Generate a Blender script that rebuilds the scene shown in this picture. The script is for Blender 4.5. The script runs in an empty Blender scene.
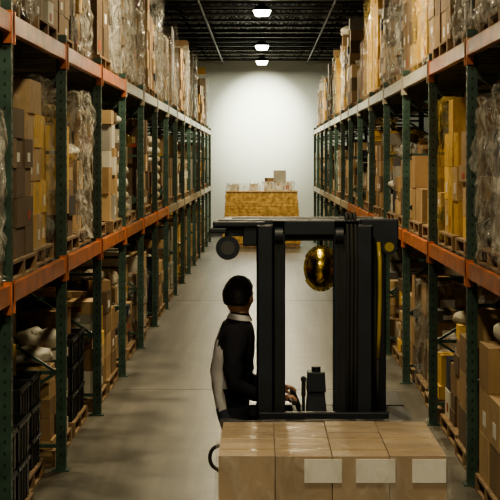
import bpy, math, random
from mathutils import Vector, Matrix, noise
R = random.Random(7)
scene = bpy.context.scene
COL = scene.collection
try:
    scene.view_settings.view_transform = 'AgX'; scene.view_settings.look = 'AgX - Medium High Contrast'
except Exception: pass
F = 1490.0; CH = 2.53; W = 1.6

# ---------------------------------------------------------------- materials
def nt(name):
    m = bpy.data.materials.new(name); m.use_nodes = True
    n = m.node_tree.nodes; l = m.node_tree.links
    return m, n, l, n['Principled BSDF']

def mat(name, col, rough=0.6, metal=0.0, var=0.15, scale=6.0, bump=0.0, bscale=30.0, col2=None, detail=4.0, spec=None, coat=0.0):
    m, n, l, b = nt(name)
    tc = n.new('ShaderNodeTexCoord')
    no = n.new('ShaderNodeTexNoise'); no.inputs['Scale'].default_value = scale; no.inputs['Detail'].default_value = detail
    l.new(tc.outputs['Object'], no.inputs['Vector'])
    cr = n.new('ShaderNodeValToRGB')
    c2 = col2 if col2 else tuple(c*(1-var) for c in col)
    c1 = col if col2 else tuple(min(1, c*(1+var)) for c in col)
    cr.color_ramp.elements[0].position = 0.35; cr.color_ramp.elements[1].position = 0.68
    cr.color_ramp.elements[0].color = (*c2, 1); cr.color_ramp.elements[1].color = (*c1, 1)
    l.new(no.outputs['Fac'], cr.inputs['Fac']); l.new(cr.outputs['Color'], b.inputs['Base Color'])
    b.inputs['Roughness'].default_value = rough; b.inputs['Metallic'].default_value = metal
    if spec is not None: b.inputs['Specular IOR Level'].default_value = spec
    if coat: b.inputs['Coat Weight'].default_value = coat
    if bump > 0:
        n2 = n.new('ShaderNodeTexNoise'); n2.inputs['Scale'].default_value = bscale; n2.inputs['Detail'].default_value = 5
        l.new(tc.outputs['Object'], n2.inputs['Vector'])
        bp = n.new('ShaderNodeBump'); bp.inputs['Strength'].default_value = bump; bp.inputs['Distance'].default_value = 0.02
        l.new(n2.outputs['Fac'], bp.inputs['Height']); l.new(bp.outputs['Normal'], b.inputs['Normal'])
    return m

def wrapmat(name, col, a0, a1, rough=0.12, bumps=1.0):
    m, n, l, b = nt(name)
    tc = n.new('ShaderNodeTexCoord')
    mp = n.new('ShaderNodeMapping'); mp.inputs['Scale'].default_value = (1, 1, 0.45); mp.inputs['Rotation'].default_value = (0.5, 0.4, 0)
    l.new(tc.outputs['Object'], mp.inputs['Vector'])
    no = n.new('ShaderNodeTexNoise'); no.inputs['Scale'].default_value = 8; no.inputs['Detail'].default_value = 7; no.inputs['Distortion'].default_value = 1.6
    l.new(mp.outputs['Vector'], no.inputs['Vector'])
    mr = n.new('ShaderNodeMapRange'); mr.inputs['From Min'].default_value = 0.45; mr.inputs['From Max'].default_value = 0.68
    mr.inputs['To Min'].default_value = a0; mr.inputs['To Max'].default_value = a1
    l.new(no.outputs['Fac'], mr.inputs['Value']); l.new(mr.outputs['Result'], b.inputs['Alpha'])
    bp = n.new('ShaderNodeBump'); bp.inputs['Strength'].default_value = bumps; bp.inputs['Distance'].default_value = 0.08
    l.new(no.outputs['Fac'], bp.inputs['Height']); l.new(bp.outputs['Normal'], b.inputs['Normal'])
    b.inputs['Base Color'].default_value = (*col, 1); b.inputs['Roughness'].default_value = rough
    b.inputs['Specular IOR Level'].default_value = 1.0
    return m

def emis(name, col, s):
    m, n, l, b = nt(name)
    b.inputs['Emission Color'].default_value = (*col, 1); b.inputs['Emission Strength'].default_value = s
    b.inputs['Base Color'].default_value = (*col, 1)
    return m

CART = [mat('cardboard_a', (0.34, 0.22, 0.11), 0.7, bump=0.1, scale=3),
        mat('cardboard_b', (0.22, 0.14, 0.073), 0.75, scale=3),
        mat('cardboard_c', (0.45, 0.31, 0.165), 0.65, scale=3),
        mat('cardboard_d', (0.12, 0.078, 0.045), 0.8, scale=3)]
YEL = [mat('cardboard_yellow_a', (0.72, 0.47, 0.12), 0.5, scale=3), mat('cardboard_yellow_b', (0.50, 0.31, 0.07), 0.55, scale=3)]
WHT = [mat('white_carton_a', (0.55, 0.52, 0.44), 0.6, scale=3), mat('white_carton_b', (0.31, 0.29, 0.25), 0.6, scale=3)]
GRY = mat('grey_goods', (0.07, 0.066, 0.066), 0.5)
TAPE = mat('packing_tape', (0.44, 0.33, 0.19), 0.2)
LABEL = mat('paper_label', (0.72, 0.70, 0.66), 0.6, var=0.05)
WOOD = mat('pallet_wood', (0.22, 0.145, 0.08), 0.8, scale=12, bump=0.2, var=0.3)
BLK = mat('black_plastic', (0.012, 0.014, 0.017), 0.35)
BLUP = mat('blue_plastic', (0.016, 0.026, 0.046), 0.4)
SACK = mat('woven_sack', (0.38, 0.33, 0.25), 0.6, bump=0.4, bscale=60)
RED = mat('red_print', (0.33, 0.05, 0.03), 0.6)
WRAP = wrapmat('stretch_wrap_clear', (0.60, 0.58, 0.52), 0.02, 0.45)
WRAPW = wrapmat('stretch_wrap_cloudy', (0.66, 0.64, 0.59), 0.08, 0.75, 0.14)
WRAPT = wrapmat('stretch_wrap_thin', (0.7, 0.66, 0.58), 0.03, 0.35, 0.1)
WRAPF = wrapmat('stretch_wrap_load', (0.75, 0.70, 0.62), 0.04, 0.26, 0.14, 0.5)
WRAPY = wrapmat('stretch_wrap_amber', (0.75, 0.55, 0.16), 0.05, 0.45, 0.12)
GREEN = mat('rack_green_paint', (0.036, 0.072, 0.056), 0.4, var=0.4, scale=5)
ORANGE = mat('rack_orange_paint', (0.43, 0.135, 0.055), 0.3, var=0.4, scale=4)
PALE_GLARE = mat('rack_beam_painted_glare', (0.34, 0.31, 0.25), 0.3, var=0.2)  # light reflected off the far beams, put into a paler base colour
STEEL = mat('galvanised_steel', (0.22, 0.23, 0.23), 0.4, metal=0.7)
JOIST = mat('joist_black_steel', (0.036, 0.04, 0.042), 0.5, metal=0.2)
HOLE = mat('slot_dark', (0.010, 0.016, 0.014), 0.8)

# ---------------------------------------------------------------- mesh builder
class MB:
    def __init__(s): s.v = []; s.f = []; s.m = []; s.sm = []; s.mats = []
    def mi(s, m):
        if m not in s.mats: s.mats.append(m)
        return s.mats.index(m)
    def add(s, vs, fs, m, smooth=False, M=None):
        o = len(s.v); k = s.mi(m)
        for p in vs:
            p = Vector(p)
            s.v.append(M @ p if M else p)
        for f in fs:
            s.f.append([o+i for i in f]); s.m.append(k); s.sm.append(smooth)
    def box(s, x0, x1, y0, y1, z0, z1, m, rz=0, M=None, taper=1.0):
        cx, cy = (x0+x1)/2, (y0+y1)/2
        vs = []
        for z in (z0, z1):
            t = taper if z == z1 else 1
            for (x, y) in ((x0, y0), (x1, y0), (x1, y1), (x0, y1)):
                dx, dy = (x-cx)*t, (y-cy)*t
                vs.append((cx+dx*math.cos(rz)-dy*math.sin(rz), cy+dx*math.sin(rz)+dy*math.cos(rz), z))
        s.add(vs, [(3, 2, 1, 0), (4, 5, 6, 7), (0, 1, 5, 4), (1, 2, 6, 5), (2, 3, 7, 6), (3, 0, 4, 7)], m, False, M)
    def cyl(s, p0, p1, r, m, n=12, r2=None, smooth=True, cap=True):
        p0 = Vector(p0); p1 = Vector(p1); r2 = r if r2 is None else r2
        d = (p1-p0).normalized()
        a = d.orthogonal().normalized(); b = d.cross(a)
        vs = [p0+(a*math.cos(t)+b*math.sin(t))*r for t in [2*math.pi*i/n for i in range(n)]]
        vs += [p1+(a*math.cos(t)+b*math.sin(t))*r2 for t in [2*math.pi*i/n for i in range(n)]]
        s.add(vs, [(i, (i+1) % n, n+(i+1) % n, n+i) for i in range(n)], m, smooth)
        if cap:
            s.add(vs, [tuple(range(n-1, -1, -1)), tuple(range(n, 2*n))], m, False)
    def bar(s, p0, p1, w, h, m):
        p0 = Vector(p0); p1 = Vector(p1); d = (p1-p0).normalized()
        up = Vector((0, 0, 1)) if abs(d.z) < 0.95 else Vector((0, 1, 0))
        a = d.cross(up).normalized(); b = a.cross(d)
        vs = []
        for p in (p0, p1):
            for (i, j) in ((-1, -1), (1, -1), (1, 1), (-1, 1)):
                vs.append(p+a*i*w/2+b*j*h/2)
        s.add(vs, [(3, 2, 1, 0), (4, 5, 6, 7), (0, 1, 5, 4), (1, 2, 6, 5), (2, 3, 7, 6), (3, 0, 4, 7)], m)
    def tube(s, pts, r, m, n=8):
        pts = [Vector(p) for p in pts]; N = len(pts); vs = []; prev = None
        for i, p in enumerate(pts):
            d = (pts[min(i+1, N-1)]-pts[max(i-1, 0)]).normalized()
            a = (prev - d*prev.dot(d)).normalized() if prev else d.orthogonal().normalized()
            prev = a; b = d.cross(a)
            for k in range(n):
                t = 2*math.pi*k/n; vs.append(p+(a*math.cos(t)+b*math.sin(t))*r)
        fs = [(i*n+k, i*n+(k+1) % n, (i+1)*n+(k+1) % n, (i+1)*n+k) for i in range(N-1) for k in range(n)]
        fs += [tuple(range(n-1, -1, -1)), tuple(range((N-1)*n, N*n))]
        s.add(vs, fs, m, True)
    def ell(s, c, rx, ry, rz, m, n=16, k=10, fn=None):
        vs = []
        for j in range(k+1):
            ph = math.pi*j/k
            for i in range(n):
                t = 2*math.pi*i/n
                p = Vector((math.sin(ph)*math.cos(t)*rx, math.sin(ph)*math.sin(t)*ry, math.cos(ph)*rz))
                if fn: p = fn(p)
                vs.append(Vector(c)+p)
        fs = [(j*n+i, (j+1)*n+i, (j+1)*n+(i+1) % n, j*n+(i+1) % n) for j in range(k) for i in range(n)]
        s.add(vs, fs, m, True)
    def build(s, name, origin=(0, 0, 0), parent=None, bevel=0.0, rz=0.0):
        o = Vector(origin)
        me = bpy.data.meshes.new(name)
        me.from_pydata([tuple(v-o) for v in s.v], [], s.f)
        for m in s.mats: me.materials.append(m)
        me.polygons.foreach_set('material_index', s.m)
        me.polygons.foreach_set('use_smooth', s.sm)
        me.update()
        ob = bpy.data.objects.new(name, me); COL.objects.link(ob)
        if parent:
            ob.parent = parent; ob.location = (0, 0, 0)
        else: ob.location = o
        ob.rotation_euler[2] = rz
        if bevel > 0:
            b = ob.modifiers.new('bevel', 'BEVEL'); b.width = bevel; b.segments = 2; b.limit_method = 'ANGLE'; b.angle_limit = 0.9
        return ob

# ---------------------------------------------------------------- room shell
def concrete():
    m, n, l, b = nt('concrete_floor')
    tc = n.new('ShaderNodeTexCoord')
    a = n.new('ShaderNodeTexNoise'); a.inputs['Scale'].default_value = 1.6; a.inputs['Detail'].default_value = 10; a.inputs['Roughness'].default_value = 0.75
    l.new(tc.outputs['Object'], a.inputs['Vector'])
    cr = n.new('ShaderNodeValToRGB'); cr.color_ramp.elements[0].position = 0.40; cr.color_ramp.elements[1].position = 0.60
    cr.color_ramp.elements[0].color = (0.070, 0.063, 0.051, 1); cr.color_ramp.elements[1].color = (0.175, 0.162, 0.135, 1)
    l.new(a.outputs['Fac'], cr.inputs['Fac'])
    mp = n.new('ShaderNodeMapping'); mp.inputs['Scale'].default_value = (5, 0.25, 1); l.new(tc.outputs['Object'], mp.inputs['Vector'])
    t = n.new('ShaderNodeTexNoise'); t.inputs['Scale'].default_value = 1.0; t.inputs['Detail'].default_value = 7; l.new(mp.outputs['Vector'], t.inputs['Vector'])
    mx = n.new('ShaderNodeMix'); mx.data_type = 'RGBA'; mx.blend_type = 'MULTIPLY'; mx.inputs['Factor'].default_value = 0.6
    cr2 = n.new('ShaderNodeValToRGB'); cr2.color_ramp.elements[0].position = 0.38; cr2.color_ramp.elements[0].color = (0.4, 0.4, 0.4, 1); cr2.color_ramp.elements[1].position = 0.58
    l.new(t.outputs['Fac'], cr2.inputs['Fac'])
    l.new(cr.outputs['Color'], mx.inputs['A']); l.new(cr2.outputs['Color'], mx.inputs['B'])
    l.new(mx.outputs['Result'], b.inputs['Base Color'])
    rr = n.new('ShaderNodeMapRange'); rr.inputs['To Min'].default_value = 0.2; rr.inputs['To Max'].default_value = 0.55
    l.new(a.outputs['Fac'], rr.inputs['Value']); l.new(rr.outputs['Result'], b.inputs['Roughness'])
    bp = n.new('ShaderNodeBump'); bp.inputs['Strength'].default_value = 0.2
    l.new(t.outputs['Fac'], bp.inputs['Height']); l.new(bp.outputs['Normal'], b.inputs['Normal'])
    return m
CONC = concrete()
WALLM = mat('painted_wall', (0.68, 0.72, 0.62), 0.6, var=0.04, scale=0.6)
WALLD = mat('dark_block_wall', (0.045, 0.05, 0.05), 0.8, var=0.2, scale=1.0)
DECK = mat('roof_deck_dark', (0.022, 0.025, 0.028), 0.6)
YB = 50.0
b = MB(); b.box(-6, 6, -6, YB, -0.2, 0, CONC)
for yy in (16.5, 27, 38): b.box(-1.55, 1.55, yy, yy+0.012, 0, 0.0012, HOLE)
b.build('floor')
b = MB(); b.box(-6, 6, YB, YB+0.2, 0, 6.4, WALLM); b.build('wall_back', (0, YB, 0))
b = MB(); b.box(-6.2, -6, -6, YB, 0, 6.4, WALLD); b.build('wall_left', (-6, 0, 0))
b = MB(); b.box(6, 6.2, -6, YB, 0, 6.4, WALLD); b.build('wall_right', (6, 0, 0))
b = MB(); b.box(-6.2, 6.2, -6, YB+0.2, 6.4, 6.55, DECK)
for i in range(40): b.box(-6+i*0.3, -5.88+i*0.3, -6, YB, 6.36, 6.4, DECK)
b.build('ceiling', (0, 0, 6.4))
b = MB(); b.box(-6, 6, YB-0.03, YB, 0, 0.15, GRY); b.build('baseboard_back', (0, YB, 0))

y = 3.0
while y < YB-0.5:
    b = MB()
    b.box(-6, 6, y-0.05, y+0.05, 6.28, 6.355, JOIST); b.box(-6, 6, y-0.05, y+0.05, 5.86, 5.91, JOIST)
    n = 20
    for i in range(n):
        x0 = -6+12*i/n; x1 = -6+12*(i+1)/n; xm = (x0+x1)/2
        b.bar((x0, y, 5.9), (xm, y, 6.3), 0.025, 0.025, JOIST); b.bar((xm, y, 6.3), (x1, y, 5.9), 0.025, 0.025, JOIST)
    b.build('roof_joist', (0, y, 6.0)); y += 1.55
for X, r in ((-1.3, 0.03), (1.5, 0.025)):
    b = MB(); b.cyl((X, 0, 5.8), (X, YB-0.05, 5.8), r, JOIST)
    for k in range(12): b.bar((X, 2+k*4, 5.8), (X, 2+k*4, 5.9), 0.02, 0.02, JOIST)
    b.build('ceiling_pipe', (X, 0, 5.8))

# ---------------------------------------------------------------- lamps
LENS = emis('lamp_lens', (1.0, 0.95, 0.78), 30)
WARM = (1.0, 0.85, 0.54)
def lamp(y, power, size=0.45, x=0.0, z=5.68, col=WARM, spot=0):
    b = MB()
    b.box(x-0.08, x+0.08, y-0.12, y+0.12, z+0.12, z+0.22, JOIST)
    b.cyl((x, y, z+0.02), (x, y, z+0.12), 0.2, JOIST, 20, 0.12)
    b.cyl((x, y, z-0.09), (x, y, z+0.02), 0.14, LENS, 20, 0.19)
    b.bar((x, y, z+0.22), (x, y, 6.355), 0.015, 0.015, STEEL)
    o = b.build('high_bay_light', (x, y, z))
    L = bpy.data.lights.new('lamp_glow', 'AREA'); L.shape = 'DISK'; L.size = size; L.energy = power; L.color = col
    lo = bpy.data.objects.new('lamp_glow', L); COL.objects.link(lo); lo.parent = o; lo.location = (0, 0, -0.12)
    if spot:
        S = bpy.data.lights.new('added_wall_spot', 'SPOT'); S.energy = spot; S.color = (1.0, 0.97, 0.82); S.spot_size = math.radians(66); S.spot_blend = 1.0; S.shadow_soft_size = 0.12  # extra spot added in the fixture to brighten the back wall
        so = bpy.data.objects.new('added_wall_spot', S); COL.objects.link(so); so.parent = o; so.location = (0, 0, -0.15)
        so.rotation_euler = (Vector((0, YB-y, 3.9-(z-0.15)))).to_track_quat('-Z', 'Y').to_euler()
lamp(47.3, 250, col=(1.0, 0.97, 0.82), spot=2300); lamp(41.0, 300); lamp(31.4, 330); lamp(23.0, 190); lamp(15.5, 270); lamp(7.0, 160); lamp(0.0, 430)  # second lamp added to brighten the far load, last one added as front fill

# ---------------------------------------------------------------- racks
BAY = 2.65
L1 = (1.62, 1.74); L2 = (3.35, 3.47)
def rack(side, ystart, nb):
    s = side
    for k in range(nb+1):
        y = ystart+k*BAY; b = MB()
        for xf in (W+0.04, W+1.06):
            x = s*xf
            b.box(x-0.04, x+0.04, y-0.04, y-0.03, 0.01, 3.56, GREEN)
            b.box(x-0.04, x+0.04, y+0.03, y+0.04, 0.01, 3.56, GREEN)
            xi = x-s*0.04
            b.box(min(xi, xi+s*0.01), max(xi, xi+s*0.01), y-0.03, y+0.03, 0.01, 3.56, GREEN)
            b.box(x-0.07, x+0.07, y-0.06, y+0.06, 0, 0.012, GREEN)
            if y < 26 and xf < 2:
                z = 0.12
                while z < 3.5:
                    b.box(x-0.007, x+0.007, y-0.0415, y-0.039, z, z+0.022, HOLE)
                    xa = xi-s*0.0015
                    b.box(min(xa, xi), max(xa, xi), y-0.007, y+0.007, z, z+0.022, HOLE)
                    z += 0.076
        xa, xb = s*(W+0.08), s*(W+1.02)
        z = 0.2; flip = False
        while z < 3.4:
            b.bar((xa, y, z), (xb, y, z), 0.03, 0.03, GREEN)
            if z+0.6 < 3.5:
                b.bar((xa if flip else xb, y, z), (xb if flip else xa, y, z+0.6), 0.025, 0.025, GREEN)
            flip = not flip; z += 0.6
        b.build('rack_upright_frame', (s*W, y, 0))
    for k in range(nb):
        y0 = ystart+k*BAY+0.045; y1 = y0+BAY-0.09
        for (za, zb) in (L1, L2):
            mt = ORANGE
            if zb > 3 and k >= (4 if s < 0 else 2): mt = PALE_GLARE
            if k >= 7: mt = PALE_GLARE
            b = MB()
            for xf in (W-0.005, W+1.055):
                x = s*xf; x2 = s*(xf+0.05)
                b.box(min(x, x2), max(x, x2), y0, y1, za, zb, mt)
                for yy in (y0, y1-0.035):
                    xo = x-s*0.006
                    b.box(min(xo, x2), max(xo, x2), yy, yy+0.035, za-0.07, zb+0.02, mt)
            for j in range(6):
                yy = y0+0.2+j*(BAY-0.5)/5
                a, c = s*(W+0.045), s*(W+1.055)
                b.box(min(a, c), max(a, c), yy-0.02, yy+0.02, zb-0.035, zb-0.001, STEEL)
            b.build('rack_shelf_beams', (s*W, (y0+y1)/2, za))
YL0 = 9.54-BAY; YR0 = 11.65-BAY
NL = 15; NR = 14
rack(-1, YL0, NL); rack(1, YR0, NR)

# ---------------------------------------------------------------- goods
def pallet(b, x0, x1, y0, y1, z, m=WOOD):
    H = 0.13
    for i in range(3):
        yy = y0+(y1-y0-0.07)*i/2; b.box(x0, x1, yy, yy+0.07, z+0.018, z+H-0.02, m)
    for i in range(3):
        xx = x0+(x1-x0-0.1)*i/2; b.box(xx, xx+0.1, y0, y1, z, z+0.018, m)
    for i in range(6):
        xx = x0+(x1-x0-0.1)*i/5; b.box(xx, xx+0.1, y0, y1, z+H-0.02, z+H, m)
    return z+H

def carton(b, x0, x1, y0, y1, z0, z1, m, detail, s=0, label=False):
    b.box(x0, x1, y0, y1, z0, z1, m)
    if detail:
        xm = (x0+x1)/2; ym = (y0+y1)/2
        b.box(xm-0.025, xm+0.025, y0-0.0012, y0, z1-min(0.09, (z1-z0)*0.5), z1, TAPE)
        b.box(xm-0.025, xm+0.025, y0, y1, z1, z1+0.0012, TAPE)
        if label:
            w = (x1-x0)*0.25; h = (z1-z0)*0.4; zl = z0+(z1-z0)*0.2; lm = LABEL if R.random() < 0.75 else RED
            b.box(xm-w, xm+w*0.6, y0-0.002, y0, zl, zl+h, lm)
            xf = x1 if s < 0 else x0; dy = (y1-y0)*0.2
            b.box(xf-0.002, xf+0.002, ym-dy, ym+dy*0.6, zl, zl+h*0.8, lm)

def wrapshell(b, x0, x1, y0, y1, z0, z1, m, n=10, amp=0.03, seed=0, ztop=0.8):
    cx, cy = (x0+x1)/2, (y0+y1)/2
    def P(u, v, face):
        if face == 0: p = Vector((x0+(x1-x0)*u, y0, z0+(z1-z0)*v))
        elif face == 1: p = Vector((x1, y0+(y1-y0)*u, z0+(z1-z0)*v))
        elif face == 2: p = Vector((x1-(x1-x0)*u, y1, z0+(z1-z0)*v))
        elif face == 3: p = Vector((x0, y1-(y1-y0)*u, z0+(z1-z0)*v))
        else: p = Vector((x0+(x1-x0)*u, y0+(y1-y0)*v, z1))
        q = Vector((p.x*2.5+seed, p.y*2.5, p.z*2.0))
        d = noise.noise_vector(q*1.8)*amp+noise.noise_vector(q*6)*amp*0.6
        out = Vector((p.x-cx, p.y-cy, 0)); out = out.normalized() if out.length > 0 else out
        return p+out*(abs(d.x)*0.9+0.004)+Vector((0, 0, d.z*ztop if p.z > z0+0.02 else 0))
    for face in range(5):
        vs = [P(i/n, j/n, face) for j in range(n+1) for i in range(n+1)]
        fs = [(j*(n+1)+i, j*(n+1)+i+1, (j+1)*(n+1)+i+1, (j+1)*(n+1)+i) for j in range(n) for i in range(n)]
        b.add(vs, fs, m, True)

def grid(b, x0, x1, y0, y1, z, h, mats, nx, ny, nz, detail, s, ragged=True, tight=False):
    hh = h/nz; base = R.choice(mats)
    for k in range(nz):
        for i in range(nx):
            for j in range(ny):
                if ragged and k == nz-1 and R.random() < 0.35: continue
                m = base if R.random() < 0.5 else R.choice(mats)
                a = x0+(x1-x0)*i/nx; c = y0+(y1-y0)*j/ny
                g = R.uniform(0.003, 0.006 if tight else 0.022); g2 = R.uniform(0.003, 0.006 if tight else 0.022)
                carton(b, a+g, a+(x1-x0)/nx-g2, c+g, c+(y1-y0)/ny-g2, z+k*hh+0.001, z+(k+1)*hh-0.002, m, detail, s, R.random() < 0.4)

def tote(b, x0, x1, y0, y1, z0, z1, m):
    t = 0.012
    b.box(x0, x1, y0, y1, z0, z0+t, m)
    b.box(x0, x0+t, y0, y1, z0, z1, m); b.box(x1-t, x1, y0, y1, z0, z1, m)
    b.box(x0, x1, y0, y0+t, z0, z1, m); b.box(x0, x1, y1-t, y1, z0, z1, m)
    b.box(x0-t, x1+t, y0-t, y0, z1-0.03, z1, m); b.box(x0-t, x0, y0, y1, z1-0.03, z1, m); b.box(x1, x1+t, y0, y1, z1-0.03, z1, m)
    for q in (0.25, 0.5, 0.75):
        xx = x0+(x1-x0)*q; b.box(xx-0.006, xx+0.006, y0-0.008, y0, z0, z1-0.03, m)
        yy = y0+(y1-y0)*q; b.box(x0-0.008, x0, yy-0.006, yy+0.006, z0, z1-0.03, m); b.box(x1, x1+0.008, yy-0.006, yy+0.006, z0, z1-0.03, m)

def blob(b, cx, cy, z, w, d, h, m):
    sd = R.random()*30
    b.ell((cx, cy, z+h*0.5), w*0.5, d*0.5, h*0.5, m, 18, 12, lambda p: Vector((p.x, p.y, p.z))*(1+0.45*noise.noise(p*9+Vector((sd, 0, 0)))+0.2*noise.noise(p*22+Vector((sd, 3, 0)))))

def clutter(b, x0, x1, y0, y1, z, h, near, s):
    nx, ny = 2, R.choice((2, 3, 3, 4))
    for i in range(nx):
        for j in range(ny):
            a0 = x0+(x1-x0)*i/nx; c0 = y0+(y1-y0)*j/ny; a1 = a0+(x1-x0)/nx; c1 = c0+(y1-y0)/ny
            zt = z; lim = h*R.uniform(0.45, 1.0); mats = R.choice((CART, CART+WHT, CART+YEL, CART+[GRY], WHT+[GRY, BLUP]))
            while True:
                hh = R.uniform(0.07, 0.30)
                if zt+hh > z+lim: break
                g = R.uniform(0.006, 0.05); rz = R.uniform(-0.05, 0.05) if R.random() < 0.5 else 0
                if rz: b.box(a0+0.03, a1-0.03, c0+0.03, c1-0.03, zt+0.001, zt+hh, R.choice(mats), rz=rz)
                else: carton(b, a0+g, a1-0.008, c0+R.uniform(.006, .03), c1-R.uniform(.006, .03), zt+0.001, zt+hh, R.choice(mats), near, s, R.random() < 0.5)
                zt += hh+0.002
            if R.random() < 0.45 and zt+0.2 < z+h+0.1:
                blob(b, (a0+a1)/2, (c0+c1)/2, zt, (a1-a0)*0.95, (c1-c0)*1.0, R.uniform(0.12, 0.22), R.choice((WRAPW, WRAPY, SACK, WHT[0], WRAPW)))

def topper(b, x0, x1, y0, y1, z, near, s):
    for q in range(R.choice((1, 2, 2))):
        w = R.uniform(0.22, 0.4); d = R.uniform(0.22, 0.4); h = R.uniform(0.1, 0.24)
        cx = R.uniform(x0+w*0.7, x1-w*0.7); cy = y0+(y1-y0)*(0.27+0.46*q)
        if R.random() < 0.5:
            b.box(cx-w/2, cx+w/2, cy-d/2, cy+d/2, z, z+h, R.choice(CART+WHT+YEL), rz=R.uniform(-0.4, 0.4))
        else: blob(b, cx, cy, z, w*1.1, d*1.2, h, R.choice((WRAPW, WRAPY, SACK, WHT[0])))

NAMES = {'carton': 'carton_stack', 'wrap': 'wrapped_pallet_load', 'wrapw': 'wrapped_pallet_load', 'yellow': 'wrapped_carton_stack',
         'tote': 'plastic_tote_stack', 'sack': 'sack_pile', 'drum': 'drum_pallet', 'white': 'white_carton_stack', 'mix': 'mixed_carton_pile', 'flat': 'flat_carton_bundle', 'clut': 'assorted_goods_pile'}
def load(kind, side, yc, z, h, wy=1.1, dx=0.98, xoff=0.0, cap=9):
    s = side; near = yc < 26
    xa = s*(W+0.02+xoff); xb = s*(W+0.02+xoff+dx); x0, x1 = min(xa, xb), max(xa, xb); y0, y1 = yc-wy/2, yc+wy/2
    b = MB(); zz = pallet(b, x0, x1, y0, y1, z+0.001)
    e = 0.02; h = max(0.3, h-0.13)
    nz = max(1, round(h/R.uniform(0.2, 0.38))); nn = R.choice((2, 2, 3))
    w = 18 if yc < 20 else (9 if yc < 30 else 5)
    top = zz+h
    if kind == 'carton': grid(b, x0+e, x1-e, y0+e, y1-e, zz, h, CART, nn, R.choice((2, 3)), nz, near, s)
    elif kind == 'clut': clutter(b, x0+e, x1-e, y0+e, y1-e, zz, h, near, s)
    elif kind == 'white': grid(b, x0+e, x1-e, y0+e, y1-e, zz, h, WHT+[CART[2]], 2, 3, nz, near, s)
    elif kind == 'wrap':
        grid(b, x0+0.05, x1-0.05, y0+0.05, y1-0.05, zz, h, CART if R.random() < 0.65 else WHT+CART[:2]+[GRY], 2, R.choice((2, 3)), nz, near, s, True)
        hw = h if R.random() < 0.6 else h*R.uniform(0.55, 0.85)
        wrapshell(b, x0+0.01, x1-0.01, y0+0.01, y1-0.01, z+0.06, zz+hw+0.015, WRAP, w, 0.07, R.random()*50)
    elif kind == 'wrapw':
        clutter(b, x0+0.06, x1-0.06, y0+0.06, y1-0.06, zz, h, near, s)
        wrapshell(b, x0+0.01, x1-0.01, y0+0.01, y1-0.01, z+0.06, zz+h+0.02, WRAPW, w, 0.13, R.random()*50)
    elif kind == 'yellow':
        grid(b, x0+0.04, x1-0.04, y0+0.04, y1-0.04, zz, h, YEL+[CART[2]], 2, 3, max(3, nz), near, s, True)
        wrapshell(b, x0+0.01, x1-0.01, y0+0.01, y1-0.01, z+0.06, zz+h+0.015, R.choice((WRAPT, WRAPY)), w, 0.06, R.random()*50)
    elif kind == 'tote':
        nzz = max(1, round(h/0.26)); hh = h/nzz
        for k in range(nzz):
            for j in range(2):
                ya = y0+0.02+j*(wy/2); tote(b, x0+0.03, x1-0.03, ya+0.02, ya+wy/2-0.06, zz+k*hh+0.001, zz+(k+1)*hh-0.012, BLK if R.random() < 0.7 else BLUP)
    elif kind == 'sack':
        n = max(2, round(h/0.16)); top = zz+n*0.15
        for k in range(n):
            for j in range(2):
                for i in range(2):
                    cx = x0+dx*(0.27+0.46*i); cy = y0+wy*(0.26+0.48*j)
                    def fn(p):
                        f = lambda v, r: math.copysign(abs(v/r)**0.55, v)*r
                        return Vector((f(p.x, dx*.25), f(p.y, wy*.25), p.z))+noise.noise_vector(p*9+Vector((k, j, i)))*0.02
                    b.ell((cx, cy, zz+0.08+k*0.15), dx*0.25, wy*0.25, 0.09, SACK if (k+i) % 3 else WHT[0], 14, 8, fn)
    elif kind == 'drum':
        top = zz+0.86
        for j in range(2):
            for i in range(2):
                cx = x0+dx*(0.26+0.48*i); cy = y0+wy*(0.26+0.48*j); m = BLUP if R.random() < 0.5 else GRY
                b.cyl((cx, cy, zz), (cx, cy, zz+0.86), 0.235, m, 20)
                for q in (0.01, 0.29, 0.57, 0.84): b.cyl((cx, cy, zz+q), (cx, cy, zz+q+0.02), 0.245, m, 20)
    elif kind == 'mix':
        z2 = zz
        while z2 < zz+h-0.1:
            hh = R.uniform(0.14, 0.34); n = R.choice((1, 2, 3, 3)); cy = y0
            for j in range(n):
                ww = wy/n*R.uniform(0.7, 0.97); hk = hh*R.uniform(0.75, 1)
                if z2 > zz and R.random() < 0.15: cy += wy/n; continue
                carton(b, x0+R.uniform(0, 0.15), x1-R.uniform(0, 0.15), cy+0.01, cy+ww, z2+0.001, z2+hk, R.choice(CART+WHT+[CART[2], GRY, BLUP, YEL[1]]), near, s, R.random() < 0.6)
                cy += wy/n
            z2 += hh
        top = z2-0.02
    elif kind == 'flat':
        n = int(h/0.05)
        for k in range(n):
            j = R.uniform(-0.015, 0.015); b.box(x0+0.03+j, x1-0.03+j, y0+0.03, y1-0.03, zz+k*0.05, zz+k*0.05+0.044, R.choice(CART))
    if top+0.26 < z+cap and kind in ('carton', 'mix', 'white', 'flat', 'sack', 'wrap', 'yellow', 'tote') and R.random() < 0.55:
        topper(b, x0, x1, y0, y1, top+0.002, near, s)
    return b.build(NAMES[kind], ((x0+x1)/2, yc, z))

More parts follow.
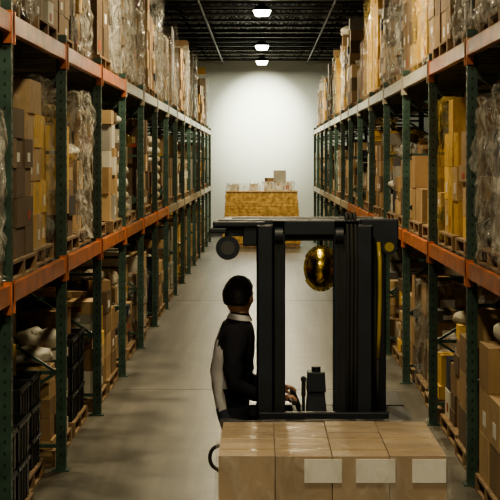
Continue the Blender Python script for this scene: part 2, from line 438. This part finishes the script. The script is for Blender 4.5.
HAND = {
 (-1, 0, 1, 1): ('wrapw', 1.1), (-1, 0, 2, 1): ('carton', 1.0), (-1, 0, 0, 1): ('tote', 0.8), (-1, 0, 0, 0): ('tote', 0.6),
 (-1, 1, 1, 0): ('carton', 1.15), (-1, 1, 1, 1): ('yellow', 1.4), (-1, 1, 0, 0): ('tote', 0.72), (-1, 1, 0, 1): ('tote', 0.85),
 (-1, 1, 2, 0): ('wrapw', 1.2), (-1, 1, 2, 1): ('clut', 1.3),
 (-1, 2, 1, 0): ('clut', 1.4), (-1, 2, 1, 1): ('wrapw', 1.4), (-1, 2, 0, 0): ('clut', 1.3), (-1, 2, 0, 1): ('tote', 0.9),
 (-1, 2, 2, 0): ('carton', 1.3), (-1, 2, 2, 1): ('wrapw', 1.5), (-1, 3, 1, 0): ('carton', 1.2), (-1, 3, 1, 1): ('clut', 1.4), (-1, 3, 0, 0): ('clut', 1.3), (-1, 3, 0, 1): ('carton', 1.1),
 (-1, 3, 2, 0): ('carton', 1.4), (-1, 3, 2, 1): ('wrapw', 1.7), (-1, 4, 2, 0): ('wrapw', 1.6), (-1, 4, 0, 0): ('clut', 1.3), (-1, 4, 1, 1): ('mix', 1.2),
 (1, 0, 1, 1): ('wrapw', 1.2), (1, 0, 0, 1): ('carton', 1.15), (1, 0, 2, 1): ('wrapw', 1.0),
 (1, 1, 1, 0): ('clut', 1.4), (1, 1, 1, 1): ('yellow', 1.35), (1, 1, 0, 0): ('carton', 1.35), (1, 1, 0, 1): ('clut', 1.2),
 (1, 1, 2, 0): ('wrapw', 1.1), (1, 1, 2, 1): ('carton', 1.3),
 (1, 2, 1, 0): ('clut', 1.1), (1, 2, 1, 1): ('carton', 0.85), (1, 2, 0, 0): ('clut', 1.2), (1, 2, 0, 1): ('wrap', 1.2),
 (1, 2, 2, 0): ('wrap', 1.5), (1, 2, 2, 1): ('yellow', 1.0), (1, 3, 1, 0): ('carton', 0.8), (1, 3, 1, 1): ('clut', 1.0),
 (1, 3, 2, 0): ('carton', 1.5), (1, 3, 2, 1): ('wrapw', 1.6), (1, 3, 0, 0): ('carton', 1.2),
}
KINDS = ['carton']*4+['wrap']*3+['wrapw']*2+['mix']*3+['clut']*8+['yellow']*2+['white']*2+['tote', 'sack', 'drum', 'flat']
for side, ys, nb in ((-1, YL0, NL), (1, YR0, NR)):
    for k in range(nb):
        for lv, z in ((0, 0.0), (1, L1[1]), (2, L2[1])):
            for sl in (0, 1):
                yc = ys+k*BAY+0.085+0.6+sl*1.27
                hk = HAND.get((side, k, lv, sl))
                if hk: kind, h = hk
                else:
                    if R.random() < 0.05 and lv < 2: continue
                    kind = R.choice(KINDS if lv < 2 else ['wrap']*2+['wrapw']*2+['clut']*3+['carton', 'mix', 'yellow'])
                    h = R.uniform(0.8, 1.4) if lv < 2 else R.uniform(1.1, 1.95)
                load(kind, side, yc, z, h, R.uniform(1.0, 1.14), R.uniform(0.88, 0.98), R.uniform(0, 0.08) if lv else R.uniform(0.02, 0.15), 1.58 if lv < 2 else 2.3)

# ---------------------------------------------------------------- far load in the aisle
GOLD = mat('golden_strand_board', (0.66, 0.44, 0.14), 0.5, col2=(0.28, 0.165, 0.05), scale=10, detail=9, bump=0.3)
b = MB(); y0, y1 = 43.2, 44.6
zz = pallet(b, -1.12, -0.02, y0, y1, 0.001); pallet(b, 0.02, 1.1, y0, y1, 0.001)
NK = 18
for k in range(NK):
    z = zz+k*0.083; j = R.uniform(-0.012, 0.012); t = 0.10*k/NK
    b.box(-1.15+t+j, 1.12-t+j, y0+0.02, y1-0.02, z+0.002, z+0.08, GOLD)
b.box(-1.06, 1.04, y0+0.0, y1, zz+NK*0.083, zz+NK*0.083+0.03, CART[2])
b.build('strand_board_stack', (0, 43.9, 0))
zt = zz+NK*0.083+0.032
b = MB(); grid(b, -0.95, -0.1, 43.35, 44.3, zt, 0.2, WHT, 3, 2, 1, True, 1, True); wrapshell(b, -1.0, -0.08, 43.33, 44.32, zt+0.01, zt+0.22, WRAPW, 8, 0.1, 3, 0.25); b.build('wrapped_carton_row', (-0.5, 43.8, zt))
b = MB(); grid(b, 0.05, 0.9, 43.4, 44.3, zt, 0.26, WHT, 3, 2, 1, True, 1, False); b.box(0.34, 0.70, 43.5, 44.1, zt+0.265, zt+0.60, WHT[1])
b.box(0.12, 0.3, 43.5, 43.8, zt+0.265, zt+0.38, CART[1], rz=0.3); wrapshell(b, 0.03, 0.92, 43.38, 44.32, zt+0.01, zt+0.28, WRAPW, 8, 0.08, 9, 0.25)
b.build('white_carton_pile', (0.5, 43.8, zt))

# ---------------------------------------------------------------- load carried by the forklift
X0, X1, Y0, Y1 = -0.25, 1.0, 7.92, 9.02
b = MB(); zz = pallet(b, X0, X1, Y0, Y1, 0.10)
tierh = 0.243
CF = [mat('load_cardboard_a', (0.38, 0.285, 0.195), 0.6, var=0.12, scale=3), mat('load_cardboard_b', (0.335, 0.245, 0.165), 0.6, var=0.12, scale=3)]
for k in range(3):
    for i in range(4):
        for j in range(3):
            w = (X1-X0-0.03)/4; d = (Y1-Y0-0.03)/3
            a = X0+0.015+i*w; c = Y0+0.015+j*d
            dz = R.uniform(-0.008, 0.0) if k == 2 else -0.002
            m = CF[(i+j+k) % 2]
            z0 = zz+k*tierh+0.001
            b.box(a+R.uniform(.001, .003), a+w-R.uniform(.001, .003), c+R.uniform(.001, .003), c+d-R.uniform(.001, .003), z0, zz+(k+1)*tierh+dz, m)
            if k == 2:
                b.box(a+0.006, a+w-0.006, c+d/2-0.025, c+d/2+0.025, zz+(k+1)*tierh+dz, zz+(k+1)*tierh+dz+0.001, TAPE)
    for (lx, ww) in ((0.225, 0.20), (0.50, 0.21), (0.80, 0.18)):
        if k != 1: b.box(lx, lx+ww, Y0+0.010, Y0+0.0165, zz+k*tierh+0.10, zz+k*tierh+0.225, LABEL)
wrapshell(b, X0+0.004, X1-0.004, Y0+0.004, Y1-0.004, 0.16, zz+3*tierh+0.006, WRAPF, 26, 0.018, 11)
b.build('palletized_cartons', ((X0+X1)/2, (Y0+Y1)/2, 0.10), bevel=0.004)

# ---------------------------------------------------------------- forklift
FP = mat('forklift_dark_paint', (0.006, 0.010, 0.018), 0.5, var=0.3)
FB = mat('forklift_body_paint', (0.035, 0.04, 0.05), 0.4)
RUB = mat('rubber', (0.012, 0.012, 0.012), 0.8)
YP = mat('yellow_hose', (0.30, 0.22, 0.02), 0.3)
MIR = mat('mirror_painted_reflection', (0.75, 0.52, 0.10), 0.2, metal=1.0, var=0.4, scale=20, bump=0.35, bscale=14)  # yellow reflection put into the mirror's base colour
LN = mat('lamp_glass_dark', (0.06, 0.06, 0.06), 0.1)
CHR = mat('cylinder_chrome', (0.10, 0.10, 0.12), 0.25, metal=1.0)
FO = Vector((0.375, 9.9, 0))
fk = bpy.data.objects.new('forklift', None); fk.location = FO; COL.objects.link(fk)
def part(b, name, bevel=0.006): return b.build(name, FO, fk, bevel)
ym = 9.24
b = MB()
def channel(x0, x1, y0, y1, z0, z1, t=0.018, openx=1):
    b.box(x0, x1, y0, y0+t, z0, z1, FP); b.box(x0, x1, y1-t, y1, z0, z1, FP)
    if openx > 0: b.box(x0, x0+t, y0, y1, z0, z1, FP)
    else: b.box(x1-t, x1, y0, y1, z0, z1, FP)
channel(-0.035, 0.066, ym, ym+0.15, 0.08, 2.13, openx=1)
channel(0.066, 0.145, ym+0.02, ym+0.13, 0.12, 2.16, openx=1)
channel(0.59, 0.69, ym, ym+0.15, 0.08, 2.13, openx=-1)
channel(0.445, 0.60, ym+0.02, ym+0.13, 0.12, 2.16, openx=-1)
b.box(-0.03, 0.69, ym+0.10, ym+0.15, 2.03, 2.13, FP)
b.box(0.065, 0.595, ym+0.02, ym+0.07, 2.07, 2.16, FP)
b.box(-0.03, 0.69, ym+0.10, ym+0.15, 0.10, 0.24, FP)
part(b, 'mast')
b = MB()
for x in (0.105, 0.50):
    b.cyl((x, ym+0.18, 0.2), (x, ym+0.18, 1.2), 0.032, FP, 14); b.cyl((x, ym+0.18, 1.2), (x, ym+0.18, 2.08), 0.02, CHR, 14)
for x in (0.09, 0.12, 0.47, 0.49):
    b.box(x-0.006, x+0.006, ym+0.0, ym+0.01, 0.6, 2.05, RUB)
for x in (0.105, 0.48): b.cyl((x-0.025, ym+0.02, 2.07), (x+0.025, ym+0.02, 2.07), 0.05, FP, 18)
part(b, 'lift_cylinders', 0)
b = MB()
for q, x in enumerate((0.53, 0.555, 0.58)):
    b.tube([(x, ym-0.012, 0.7), (x, ym-0.014, 1.3), (x+0.004, ym-0.014, 1.9), (x, ym+0.01, 2.12), (x, ym+0.1, 2.2), (x, ym+0.22, 2.14)], 0.011, RUB)
b.tube([(0.722, ym+0.05, 1.3), (0.73, ym+0.045, 1.45), (0.735, ym+0.04, 1.7), (0.735, ym+0.05, 1.9), (0.73, ym+0.09, 2.02)], 0.013, YP)
b.tube([(0.70, ym+0.05, 0.95), (0.705, ym+0.05, 1.5), (0.70, ym+0.09, 2.05)], 0.012, RUB)
b.tube([(0.722, ym+0.05, 0.93), (0.722, ym+0.05, 1.3)], 0.010, RUB)
part(b, 'hoses', 0)
b = MB()
b.box(-0.06, 0.81, 9.10, 9.15, 0.25, 0.35, FP); b.box(-0.06, 0.81, 9.10, 9.15, 0.62, 0.72, FP)
b.box(-0.2, 0.95, 9.06, 9.10, 0.90, 0.935, FP)
for x in (-0.19, 0.92): b.box(x-0.012, x+0.022, 9.06, 9.10, 0.3, 0.93, FP)
for i in range(7):
    x = -0.02+i*0.13; b.box(x, x+0.015, 9.065, 9.095, 0.72, 0.90, FP)
b.box(0.0, 0.10, 9.10, 9.24, 0.30, 0.9, FP); b.box(0.60, 0.7, 9.10, 9.24, 0.30, 0.9, FP)
b.box(-0.02, 0.78, 9.15, 9.2, 0.86, 0.985, FP)
for x in (0.10, 0.55):
    b.box(x, x+0.11, 9.05, 9.095, 0.12, 0.7, FP)
    b.box(x, x+0.11, 8.0, 9.09, 0.165, 0.19, FP)
part(b, 'fork_carriage')
b = MB()
b.box(-0.24, 0.99, 9.45, 9.5, 0.12, 0.86, FB)
b.box(0.30, 0.99, 9.5, 10.20, 0.10, 0.84, FB)
b.box(-0.24, 0.99, 10.20, 10.85, 0.10, 0.86, FB, taper=0.97)
b.box(-0.26, 0.30, 9.5, 10.20, 0.10, 0.145, FB)
b.box(-0.20, 0.28, 9.55, 10.15, 0.145, 0.15, RUB)
b.box(0.33, 0.96, 9.55, 10.15, 0.84, 0.86, FP)
part(b, 'body', 0.02)
b = MB()
for (x, y, r) in ((-0.16, 9.55, 0.13), (0.91, 9.55, 0.13), (0.0, 10.6, 0.15), (0.75, 10.6, 0.15)):
    b.cyl((x-0.06, y, r), (x+0.06, y, r), r, RUB, 24); b.cyl((x-0.065, y, r), (x+0.065, y, r), r*0.5, CHR, 16)
part(b, 'wheels', 0)
b = MB()
zg = 2.085
b.box(-0.28, 0.86, 9.42, 9.50, zg, zg+0.075, FP)
b.box(-0.28, 0.86, 10.62, 10.70, zg, zg+0.045, FP)
b.box(-0.28, -0.21, 9.5, 10.62, zg, zg+0.045, FP); b.box(0.79, 0.86, 9.5, 10.62, zg, zg+0.045, FP)
for i in range(8):
    yy = 9.62+i*0.125; b.box(-0.21, 0.79, yy, yy+0.022, zg+0.005, zg+0.04, FP)
b.box(0.68, 0.785, 9.42, 9.50, 0.86, zg, FP)
b.box(0.0, 0.06, 9.42, 9.50, 0.86, zg, FP)
b.bar((0.77, 10.5, 0.85), (0.79, 10.62, zg), 0.07, 0.08, FP)
b.bar((0.03, 10.5, 0.85), (0.02, 10.62, zg), 0.07, 0.08, FP)
b.box(-0.31, 0.02, 9.36, 9.62, zg+0.03, zg+0.065, FP)
b.box(-0.33, -0.22, 9.34, 9.5, zg-0.01, zg+0.025, FP)
b.box(0.62, 0.86, 9.38, 9.44, zg-0.08, zg+0.08, FP)
b.box(0.1, 0.6, 9.36, 9.42, zg-0.03, zg+0.05, FP)
b.box(-0.12, 0.05, 9.38, 9.43, zg-0.09, zg+0.04, FP)
part(b, 'overhead_guard', 0.008)
def ring(b, c, r0, r1, m, n=24, yy=0.03):
    cx, cy, cz = c
    for i in range(n):
        a0 = 2*math.pi*i/n; a1 = 2*math.pi*(i+1)/n
        b.bar((cx+r0*math.cos(a0), cy, cz+r1*math.sin(a0)), (cx+r0*math.cos(a1), cy, cz+r1*math.sin(a1)), 0.014, yy, m)
b = MB()
c = Vector((-0.215, 9.36, 1.985))
b.cyl(c+Vector((0, 0.10, 0)), c, 0.045, FP, 22, 0.072); b.cyl(c, c-Vector((0, 0.025, 0)), 0.075, FP, 22); b.cyl(c-Vector((0, 0.024, 0)), c-Vector((0, 0.03, 0)), 0.045, LN, 22)
b.bar(c+Vector((0, 0.07, 0.04)), c+Vector((0, 0.07, 0.13)), 0.04, 0.02, FP)
b.bar(c+Vector((0.0, 0.05, 0.09)), c+Vector((0.16, 0.08, 0.09)), 0.05, 0.04, FP)
c = Vector((0.80, 9.36, 1.99))
b.cyl(c+Vector((0, 0.07, 0)), c, 0.03, FP, 18, 0.05); b.cyl(c-Vector((0, 0.002, 0)), c, 0.030, YP, 18)
b.bar(c+Vector((0, 0.06, 0)), c+Vector((0, 0.07, 0.1)), 0.03, 0.02, FP)
part(b, 'work_lights', 0)
b = MB()
mc = (0.385, 9.72, 1.83)
vs = []; n = 28; kk = 8
for j in range(kk+1):
    q = j/kk
    for i in range(n):
        t = 2*math.pi*i/n; vs.append((mc[0]+0.105*q*math.cos(t), mc[1]-0.05*(1-q*q), mc[2]+0.135*q*math.sin(t)))
fs = [(j*n+i, (j+1)*n+i, (j+1)*n+(i+1) % n, j*n+(i+1) % n) for j in range(kk) for i in range(n)]
b.add(vs, fs, MIR, True); ring(b, mc, 0.107, 0.137, MIR)
b.bar((mc[0], mc[1]+0.02, mc[2]-0.13), (mc[0], mc[1]+0.02, zg+0.02), 0.02, 0.02, FP)
part(b, 'safety_mirror', 0)
b = MB()
b.box(0.20, 0.47, 9.55, 9.95, 0.845, 0.90, FP); b.box(0.22, 0.29, 9.5, 9.60, 0.6, 0.86, FP)
b.box(0.285, 0.42, 9.66, 9.80, 0.90, 1.03, FP, taper=0.8)
b.box(0.29, 0.415, 9.65, 9.80, 1.03, 1.16, FP, taper=0.9)
b.cyl((0.352, 9.72, 1.16), (0.352, 9.72, 1.19), 0.03, FP, 16)
b.cyl((0.27, 9.70, 1.0), (0.27, 9.70, 1.10), 0.014, RUB, 12); b.ell((0.27, 9.70, 1.11), 0.02, 0.02, 0.02, RUB)
b.cyl((0.27, 9.70, 0.89), (0.27, 9.70, 1.0), 0.010, FP, 12)
b.cyl((0.205, 9.50, 0.985), (0.205, 9.66, 0.985), 0.014, RUB, 14)
b.cyl((0.215, 9.66, 0.985), (0.25, 9.68, 0.89), 0.014, FP, 12)
b.cyl((0.20, 9.84, 1.0), (0.20, 9.98, 1.0), 0.014, RUB, 14)
b.cyl((0.21, 9.86, 1.0), (0.25, 9.88, 0.89), 0.014, FP, 12)
part(b, 'control_console', 0.006)
b = MB()
b.tube([(-0.24, 9.43, 0.74)]+[(-0.28-0.05*math.cos(a), 9.42, 0.655+0.07*math.sin(a)) for a in [1.2-0.3*i for i in range(9)]]+[(-0.24, 9.43, 0.55)], 0.012, RUB)
part(b, 'grab_handle', 0)

# ---------------------------------------------------------------- operator
SKIN = mat('skin', (0.33, 0.175, 0.11), 0.5, var=0.06)
HAIR = mat('black_hair', (0.010, 0.009, 0.008), 0.6, bump=0.8, bscale=120)
SHB = mat('black_shirt_fabric', (0.012, 0.012, 0.018), 0.9, spec=0.2)
SHW = mat('pale_shirt_fabric', (0.42, 0.41, 0.43), 0.85, var=0.1, bump=0.15)
JEAN = mat('dark_trousers', (0.03, 0.035, 0.055), 0.85)
LIP = mat('lips', (0.25, 0.08, 0.06), 0.5); EYEW = mat('eye_white', (0.7, 0.7, 0.68), 0.2, var=0.02)
def skinned(verts, edges, rad, root=0, sub=2):
    me = bpy.data.meshes.new('tmp'); me.from_pydata(verts, edges, []); ob = bpy.data.objects.new('tmp', me); COL.objects.link(ob)
    ob.modifiers.new('s', 'SKIN')
    for i, r in enumerate(rad):
        sv = me.skin_vertices[0].data[i]; sv.radius = (r, r) if not isinstance(r, tuple) else r; sv.use_root = (i == root)
    m = ob.modifiers.new('u', 'SUBSURF'); m.levels = sub; m.render_levels = sub
    dg = bpy.context.evaluated_depsgraph_get(); dg.update()
    ev = ob.evaluated_get(dg); em = ev.to_mesh()
    vs = [v.co.copy() for v in em.vertices]; fs = [tuple(p.vertices) for p in em.polygons]
    ev.to_mesh_clear(); bpy.data.objects.remove(ob); return vs, fs
cy = 9.75
J = [(-0.19, cy, 0.94, .145), (-0.205, cy, 1.07, .140), (-0.195, cy, 1.21, .155), (-0.175, cy, 1.35, .150), (-0.155, cy, 1.46, .105), (-0.145, cy+0.005, 1.52, .066), (-0.14, cy+0.01, 1.59, .060),
     (-0.165, cy-0.165, 1.41, .088), (-0.185, cy-0.225, 1.24, .070), (-0.175, cy-0.245, 1.09, .058), (-0.03, cy-0.20, 1.03, .049), (0.105, cy-0.165, 1.005, .030),
     (-0.165, cy+0.165, 1.41, .088), (-0.17, cy+0.22, 1.24, .070), (-0.15, cy+0.235, 1.09, .058), (-0.02, cy+0.19, 1.04, .049), (0.105, cy+0.16, 1.02, .030),
     (-0.185, cy-0.095, 0.86, .098), (-0.14, cy-0.11, 0.53, .068), (-0.19, cy-0.115, 0.24, .046), (-0.18, cy-0.115, 0.19, .042), (-0.06, cy-0.12, 0.185, .034),
     (-0.185, cy+0.095, 0.86, .098), (-0.14, cy+0.11, 0.53, .068), (-0.19, cy+0.115, 0.24, .046), (-0.18, cy+0.115, 0.19, .042), (-0.06, cy+0.12, 0.185, .034)]
E = [(0, 1), (1, 2), (2, 3), (3, 4), (4, 5), (5, 6), (3, 7), (7, 8), (8, 9), (9, 10), (10, 11), (3, 12), (12, 13), (13, 14), (14, 15), (15, 16),
     (0, 17), (17, 18), (18, 19), (19, 20), (20, 21), (0, 22), (22, 23), (23, 24), (24, 25), (25, 26)]
vs, fs = skinned([j[:3] for j in J], E, [j[3] for j in J])
def segd(p, e):
    a, c = Vector(J[e[0]][:3]), Vector(J[e[1]][:3]); t = max(0, min(1, (p-a).dot(c-a)/(c-a).length_squared)); return (p-(a+(c-a)*t)).length/(J[e[0]][3]*(1-t)+J[e[1]][3]*t)
b = MB()
ARM = set([(3, 7), (7, 8), (8, 9), (9, 10), (10, 11), (3, 12), (12, 13), (13, 14), (14, 15), (15, 16)])
vv = []
for v in vs:
    if v.z > 0.9 and v.z < 1.47:
        f = noise.noise(v*13)*0.014; v = Vector((v.x+f, v.y+f*0.5, v.z+noise.noise(v*9)*0.006))
    elif v.z > 0.25 and v.z < 0.95: v = v+noise.noise_vector(v*16)*0.006
    vv.append(v)
groups = {}
for f in fs:
    c = sum((vs[i] for i in f), Vector())/len(f); e = min(E, key=lambda e: segd(c, e))
    if e in ((4, 5), (5, 6)): m = SKIN if c.z > 1.52 else SHB
    elif e in ARM: m = SHB if c.x < 0.08 else SKIN
    elif c.z > 0.93: m = SHW if c.x < -0.225+max(0, (c.z-1.2))*0.1 and c.z < 1.42 else SHB
    elif c.z > 0.23: m = JEAN
    else: m = RUB
    groups.setdefault(m, []).append(f)
o = len(b.v); b.v += vv
for m, fl in groups.items():
    k = b.mi(m)
    for f in fl: b.f.append([o+i for i in f]); b.m.append(k); b.sm.append(True)
fwd = math.radians(56)
HM = Matrix.Translation((-0.152, cy+0.01, 1.642)) @ Matrix.Rotation(fwd, 4, 'Z') @ Matrix.Rotation(math.radians(6), 4, 'Y') @ Matrix.Scale(1.10, 4)
n, kk = 40, 32; vs = []; hair = []
for j in range(kk+1):
    ph = math.pi*j/kk
    for i in range(n):
        t = 2*math.pi*i/n; u = Vector((math.sin(ph)*math.cos(t), math.sin(ph)*math.sin(t), math.cos(ph)))
        p = Vector((u.x*0.100, u.y*0.080, u.z*0.116))
        if u.z < 0:
            p.x *= 1-0.12*(-u.z) if u.x > 0 else 1-0.25*(-u.z); p.y *= 1-0.22*(u.z*u.z)
            if u.x > 0.2: p.x += 0.012*math.exp(-((u.z+0.75)/0.2)**2)
        if u.x > 0:
            g = lambda a, s: math.exp(-(a/s)**2)
            p.x += 0.026*g(p.y, 0.013)*g(p.z+0.022, 0.018)+0.012*g(p.y, 0.010)*g(p.z-0.0, 0.02)
            p.x -= 0.010*(g(p.y-0.032, 0.016)+g(p.y+0.032, 0.016))*g(p.z-0.004, 0.013)
            p.x += 0.006*g(p.y, 0.022)*g(p.z+0.055, 0.008)
        hl = 0.0 if u.x < 0.12 else 0.045+0.03*u.x
        if p.z > hl or (u.x < -0.15 and p.z > -0.045):
            p += u*(0.011+0.006*noise.noise(p*60)); hair.append(True)
        else: hair.append(False)
        vs.append(p)
fH = []; fS = []
for j in range(kk):
    for i in range(n):
        f = (j*n+i, (j+1)*n+i, (j+1)*n+(i+1) % n, j*n+(i+1) % n)
        (fH if sum(hair[q] for q in f) >= 2 else fS).append(f)
o = len(b.v); b.v += [HM @ v for v in vs]
for m, fl in ((HAIR, fH), (SKIN, fS)):
    k = b.mi(m)
    for f in fl: b.f.append([o+i for i in f]); b.m.append(k); b.sm.append(True)
def hell(c, rx, ry, rz, m):
    t = MB(); t.ell(c, rx, ry, rz, m, 12, 8)
    b.add(t.v, t.f, m, True, HM)
for s in (-1, 1):
    hell((0.005, s*0.086, -0.012), 0.018, 0.012, 0.030, SKIN); hell((0.008, s*0.095, -0.012), 0.010, 0.005, 0.018, SKIN)
    hell((0.082, s*0.032, 0.003), 0.012, 0.013, 0.009, EYEW); hell((0.0925, s*0.032, 0.003), 0.003, 0.006, 0.006, HAIR)
    hell((0.090, s*0.032, 0.022), 0.006, 0.017, 0.0035, HAIR)
hell((0.091, 0, -0.055), 0.008, 0.022, 0.006, LIP)
n = 24; vs = []
for (zz2, r) in ((1.495, 0.090), (1.515, 0.081), (1.530, 0.072), (1.527, 0.064)):
    for i in range(n):
        a = 2*math.pi*i/n; vs.append((-0.146+r*math.cos(a)*0.95, cy+0.003+r*math.sin(a), zz2+0.010*math.cos(a+math.pi)))
b.add(vs, [(j*n+i, j*n+(i+1) % n, (j+1)*n+(i+1) % n, (j+1)*n+i) for j in range(3) for i in range(n)], SHW, True)
def hand(wr, s):
    wr = Vector(wr)
    vs, fs = skinned([wr, wr+Vector((0.03, 0, 0.004)), wr+Vector((0.065, 0, 0.008)), wr+Vector((0.068, 0.024, 0.005)), wr+Vector((0.068, -0.024, 0.005))],
                     [(0, 1), (1, 2), (2, 3), (2, 4)], [.024, .024, .022, .017, .017], 0)
    b.add(vs, fs, SKIN, True)
    for q, (oy, L) in enumerate(((0.030, 0.92), (0.010, 1.0), (-0.010, 0.94), (-0.029, 0.78))):
        k0 = wr+Vector((0.060, s*oy, 0.006)); p = [k0, k0+Vector((0.035*L, 0, 0.003)), k0+Vector((0.058*L, 0, -0.020*L)), k0+Vector((0.052*L, 0, -0.042*L)), k0+Vector((0.034*L, 0, -0.052*L))]
        vs, fs = skinned(p, [(0, 1), (1, 2), (2, 3), (3, 4)], [.0095, .0095, .009, .008, .007], 0); b.add(vs, fs, SKIN, True)
    p = [wr+Vector((0.025, s*0.015, 0)), wr+Vector((0.045, s*0.042, -0.008)), wr+Vector((0.07, s*0.048, -0.022)), wr+Vector((0.09, s*0.040, -0.034))]
    vs, fs = skinned(p, [(0, 1), (1, 2), (2, 3)], [.012, .0115, .010, .008], 0); b.add(vs, fs, SKIN, True)
hand((0.105, cy-0.165, 1.005), 1); hand((0.105, cy+0.16, 1.02), -1)
b.build('forklift_operator', (-0.19, cy, 0.15))

# ---------------------------------------------------------------- world, camera
w = bpy.data.worlds.new('world'); scene.world = w; w.use_nodes = True
w.node_tree.nodes['Background'].inputs['Color'].default_value = (0.75, 0.69, 0.55, 1); w.node_tree.nodes['Background'].inputs['Strength'].default_value = 0.13
cam = bpy.data.cameras.new('camera'); co = bpy.data.objects.new('camera', cam); COL.objects.link(co)
co.location = (0, 0, CH); co.rotation_euler = (math.radians(90), 0, 0)
cam.lens = 36*F/500; cam.sensor_width = 36; cam.shift_x = -0.024; cam.shift_y = -0.178
cam.clip_end = 200
scene.camera = co
